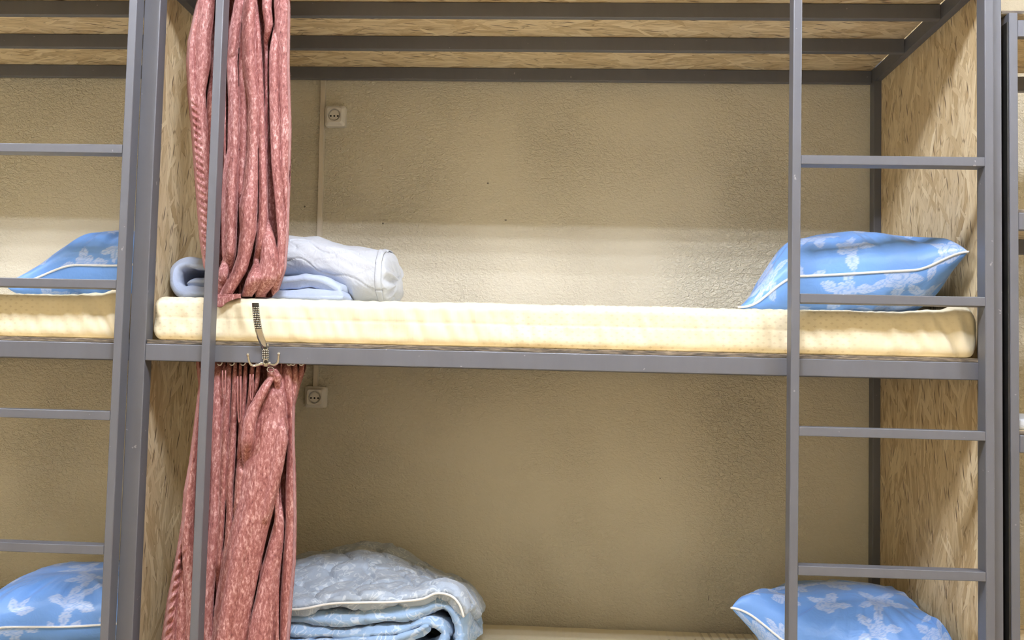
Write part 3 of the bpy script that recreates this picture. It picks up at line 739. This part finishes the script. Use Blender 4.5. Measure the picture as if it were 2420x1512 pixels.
# ------------------------------------------------------------------ duvets
def sag(V):
    V = V.copy(); V[..., 2] -= smooth01((V[..., 1]-.15)/.40)*.11*smooth01((V[..., 0]-.48)/.28)*smooth01((V[..., 2]-TZ[0]-MT)/.18); return clampz(TZ[0]+MT)(V)
def ribbon(path, th, y0, y1, mat, name, parent, seed, ny=60, puff=.006, quilt=.0, curve=None, res=.006):
    """thick cloth layer: path in x,z extruded along y with rounded borders and puckers"""
    P = np.array(path, float); seg = np.linalg.norm(np.diff(P, axis=0), axis=1); s = np.concatenate([[0], np.cumsum(seg)])
    # smooth resample (Catmull-Rom through the points)
    n = max(30, int(s[-1]/res)); tt = np.linspace(0, len(P)-1.0001, n); Q = []
    for t in tt:
        i = int(t); f = t-i; p0, p1, p2, p3 = P[max(i-1, 0)], P[i], P[i+1], P[min(i+2, len(P)-1)]
        Q.append(.5*(2*p1+(-p0+p2)*f+(2*p0-5*p1+4*p2-p3)*f*f+(-p0+3*p1-3*p2+p3)*f**3))
    Q = np.array(Q); T = np.gradient(Q, axis=0); T /= np.linalg.norm(T, axis=1)[:, None]+1e-9; Nn = np.column_stack([-T[:, 1], T[:, 0]])
    sl = np.concatenate([[0], np.cumsum(np.linalg.norm(np.diff(Q, axis=0), axis=1))])
    v = np.linspace(0, 1, ny); ys = y0+(y1-y0)*v
    E = np.minimum(sl, sl[-1]-sl)[:, None]; G = np.minimum(v, 1-v)[None, :]*(y1-y0)
    r = th*.5
    prof = np.sqrt(np.clip(1-(1-np.clip(E/r, 0, 1))**2, 0, 1))*np.sqrt(np.clip(1-(1-np.clip(G/(r*1.2), 0, 1))**2, 0, 1))
    S, Yg = np.meshgrid(sl, ys, indexing='ij'); A = np.column_stack([S.ravel()+seed, Yg.ravel(), np.full(S.size, seed)])
    out = []
    for sgn in (1, -1):
        d = fbm(A+sgn*3, (11, 9, 1), 3).reshape(S.shape)
        d2 = fbm(A+sgn*7, (34, 16, 1), 2).reshape(S.shape)
        hgt = r*prof*(1+.0*d)+(puff*d+puff*.4*d2)*prof
        if quilt:
            a = np.abs(np.sin((S+.02*np.sin(Yg*40))*math.pi/.10)); b = np.abs(np.sin((Yg+.025*np.sin(S*45))*math.pi/.13))
            hgt = hgt-quilt*prof*(np.exp(-(a/.14)**2)+np.exp(-(b/.14)**2))
        dy = .006*fbm(A+11, (9, 2, 1), 2).reshape(S.shape)*(1-2*v)[None, :]
        X = Q[:, 0][:, None]+sgn*Nn[:, 0][:, None]*hgt; Z = Q[:, 1][:, None]+sgn*Nn[:, 1][:, None]*hgt
        Y = Yg+dy
        V = np.stack([X, Y, Z], -1)
        if curve is not None: V = curve(V)
        out.append(V.reshape(-1, 3))
    N = n*ny; Fc = grid_faces(n, ny, 0, False)+grid_faces(n, ny, N, True)
    rim = [j for j in range(ny)]+[i*ny+ny-1 for i in range(1, n)]+[(n-1)*ny+j for j in range(ny-2, -1, -1)]+[i*ny for i in range(n-2, 0, -1)]
    for a, b in zip(rim, rim[1:]+rim[:1]): Fc.append([b, a, a+N, b+N])
    return obj(name, np.concatenate(out), Fc, mat, parent, True), np.concatenate(out)
def XZ(px, py, y): p = W(px, py, y); return (float(p[0]), float(p[2]))
dz = thing('duvet', 'rolled white and pale blue duvet on the middle tier, behind the pink curtain', 'duvet', (.25, .3, MT))
yq = .135
def clampz(zf):
    def f(V):
        V = V.copy(); z = V[..., 2]-zf; k = .006
        V[..., 2] = zf+.0015+np.where(z > 2*k, z, np.where(z < -2*k, 0, (z+2*k)**2/(8*k))); return V
    return f
def keep_in(V):
    V = clampz(MT)(V); V[..., 0] = np.maximum(V[..., 0], -.017); return V
# left end: one thick layer folded over, open towards the right
ribbon([XZ(812, 700, yq), XZ(700, 699, yq), (.22, MT+.016), XZ(470, 690, yq), XZ(428, 690, yq), XZ(409, 670, yq), XZ(412, 636, yq), XZ(436, 621, yq), XZ(470, 625, yq), XZ(530, 628, yq), XZ(600, 640, yq)],
       .030, yq, .52, 'pale_blue', 'folded_layer', dz, 2.2, 70, .006, curve=keep_in)
ribbon([XZ(436, 670, yq), XZ(470, 668, yq), (.22, .16), XZ(650, 672, yq), XZ(720, 664, yq), XZ(765, 672, yq), XZ(800, 694, yq)], .034, yq+.012, .48, 'pale_blue', 'inner_layer', dz, 5.1, 60, .006, curve=clampz(MT))
# the white quilted roll lying on top, seen along its length
def quilt_roll():
    nA, nS = 150, 170
    V = []
    xa, xb = .215, .545
    for i in range(nS):
        s = i/(nS-1); x = xa+(xb-xa)*s
        top = np.interp(s, [0, .35, .55, .9, 1], [.306, .300, .283, .268, .255]); bot = np.interp(s, [0, .3, .52, .70, .85, 1], [.190, .182, .165, MT+.004, MT+.004, MT+.004])
        endk = 1.
        if s > .94: endk = math.sqrt(max(0, 1-((s-.94)/.06)**2))*.75+.25
        if s < .06: endk = math.sqrt(max(0, 1-((.06-s)/.06)**2))*.8+.2
        hz = (top-bot)/2; cz = (top+bot)/2; hy = .135
        row = []
        for k in range(nA):
            th = 2*math.pi*k/nA; c, s_ = math.cos(th), math.sin(th)
            e = 2.5; rr = (abs(c)**e+abs(s_)**e)**(-1/e)
            y = .33+hy*rr*c*endk; z = cz+hz*rr*s_*endk
            ang = th*.16
            wav = abs(math.sin((x-.27+.028*math.sin(ang*38))*math.pi/.105)); hor = abs(math.sin((ang+.03*math.sin(x*46))*math.pi/.14))
            d = mn.fractal(Vector((x*16, c*2.2, s_*2.2)), 1, 2, 2)*.0045-(.0015*math.exp(-(wav/.10)**2)+.0045*math.exp(-(hor/.07)**2))*endk
            row.append((x+.010*mn.noise(Vector((c*3, s_*3, 1.)))*(1 if s > .9 else 0), y+d*rr*c, z+d*rr*s_))
        V += row
    V = clampz(MT)(np.array(V)); Fc = []
    for i in range(nS-1):
        for k in range(nA): Fc.append((i*nA+k, i*nA+(k+1) % nA, (i+1)*nA+(k+1) % nA, (i+1)*nA+k))
    Fc += [tuple(range(nA))[::-1], tuple((nS-1)*nA+k for k in range(nA))]
    obj('quilted_roll', V, Fc, 'white_quilt', dz, True)
    # stitched binding band round the right end
    mb = []
    for xx, gr in ((.506, .0015), (.508, .004), (.521, .004), (.523, .0015)):
        s = (xx-xa)/(xb-xa); i = min(nS-1, int(s*(nS-1))); R0 = V[i*nA:(i+1)*nA]; c = R0.mean(0)
        dv = R0-c; ln = np.linalg.norm(dv[:, 1:], axis=1)[:, None]; q = R0+dv/ln*gr; q[:, 0] = xx; mb.append(q)
    Vb = clampz(MT)(np.concatenate(mb)); Fb = []
    for i in range(4):
        for k in range(nA): a_, b_ = i*nA, ((i+1) % 4)*nA; Fb.append((a_+k, a_+(k+1) % nA, b_+(k+1) % nA, b_+k))
    obj('binding', Vb, Fb, 'white_quilt', dz, True)
    # loose inner turns of the roll showing past the binding
    for (cx_, cz_, rz_, ry_) in ((.546, .196, .062, .10), (.553, .172, .040, .075)):
        V = []; n = 60
        for i in range(16):
            a = math.pi/2*i/15; x = cx_-.03+.03*math.sin(a); k_ = math.cos(a)*.5+.5*math.cos(a)**.3 if i < 15 else .02
            for k in range(n):
                th = 2*math.pi*k/n; d = 1+.12*mn.noise(Vector((math.cos(th)*2+cx_*40, math.sin(th)*2, i*.1)))
                V.append((x, 0.33+ry_*math.cos(th)*k_*d, cz_+rz_*math.sin(th)*k_*d))
        V = clampz(MT)(np.array(V)); Fc = [(i*n+k, i*n+(k+1) % n, (i+1)*n+(k+1) % n, (i+1)*n+k) for i in range(15) for k in range(n)]+[tuple(15*n+k for k in range(n)), tuple(range(n))[::-1]]
        obj('inner_turn', V, Fc, 'white_quilt', dz, True)
quilt_roll()

lz = TZ[0]+MT
db = thing('duvet', 'folded light blue scroll print duvet on the bottom tier, right of the pink curtain', 'duvet', (.6, .35, lz))
yf = .15; X_ = lambda px, py: XZ(px-(18 if px > 1000 else 0), py, yf)
cz_ = sag
# outer layer: along the bottom, round the right end, back over the top
ribbon([(.30, lz+.02), (.55, lz+.02), X_(1000, 1590), X_(1060, 1580), X_(1095, 1540), X_(1108, 1490), X_(1095, 1452), X_(1050, 1432), X_(960, 1452), X_(860, 1462), X_(760, 1466), (.22, lz+.165)],
       .040, yf, .62, 'blue_quilt', 'outer_fold', db, 1.7, 70, .011, .006, cz_)
ribbon([(.25, lz+.062), X_(800, 1545), X_(960, 1545), X_(1040, 1540), X_(1068, 1512), X_(1062, 1484), X_(1020, 1472), X_(940, 1492), X_(860, 1500), X_(760, 1500), (.24, lz+.125)],
       .032, yf+.004, .60, 'blue_quilt', 'inner_fold', db, 3.9, 60, .011, .005, cz_)
ribbon([(.30, lz+.09), X_(820, 1520), X_(930, 1518), X_(985, 1500), X_(1032, 1482)], .026, yf-.004, .58, 'blue_quilt', 'inner_flap', db, 6.6, 60, .007, .003, cz_)
# upper flap: rises to the back, white corded front edge
def rise(V):
    V = V.copy(); x = V[..., 0]; k = smooth01((V[..., 1]-yf)/.40); hump = np.exp(-((x-.38)/.20)**2)
    V[..., 2] += k*(.055*hump-.105*smooth01((x-.50)/.28)) - .02*smooth01((V[..., 1]-.58)/.1) - .010*np.exp(-((x-.66)/.06)**2)*(1-k)
    return V
_, Vq = ribbon([(.20, lz+.182), X_(700, 1436), X_(780, 1424), X_(860, 1420), X_(930, 1416), X_(1000, 1402), X_(1050, 1392), X_(1085, 1402), X_(1106, 1425), X_(1116, 1455)],
       .040, yf-.012, .66, 'top_quilt', 'top_flap', db, 9.3, 90, .009, .012, rise)
ny = 90; n = len(Vq)//2//ny
edge = (Vq[:n*ny].reshape(n, ny, 3)[:, 0]+Vq[n*ny:].reshape(n, ny, 3)[:, 0])/2; edge[:, 1] -= .003
MB().tube(edge[::2].tolist(), .0030, 8).build('piping', 'white_trim', db, True)

# ------------------------------------------------------------------ look
w = bpy.data.worlds.new('world'); bpy.context.scene.world = w; w.use_nodes = True
w.node_tree.nodes['Background'].inputs[0].default_value = (.9, .95, 1, 1); w.node_tree.nodes['Background'].inputs[1].default_value = .05
vs = bpy.context.scene.view_settings
vs.view_transform = 'Standard'; vs.look = 'None'; vs.exposure = 0.0; vs.gamma = 1; vs.use_curve_mapping = False
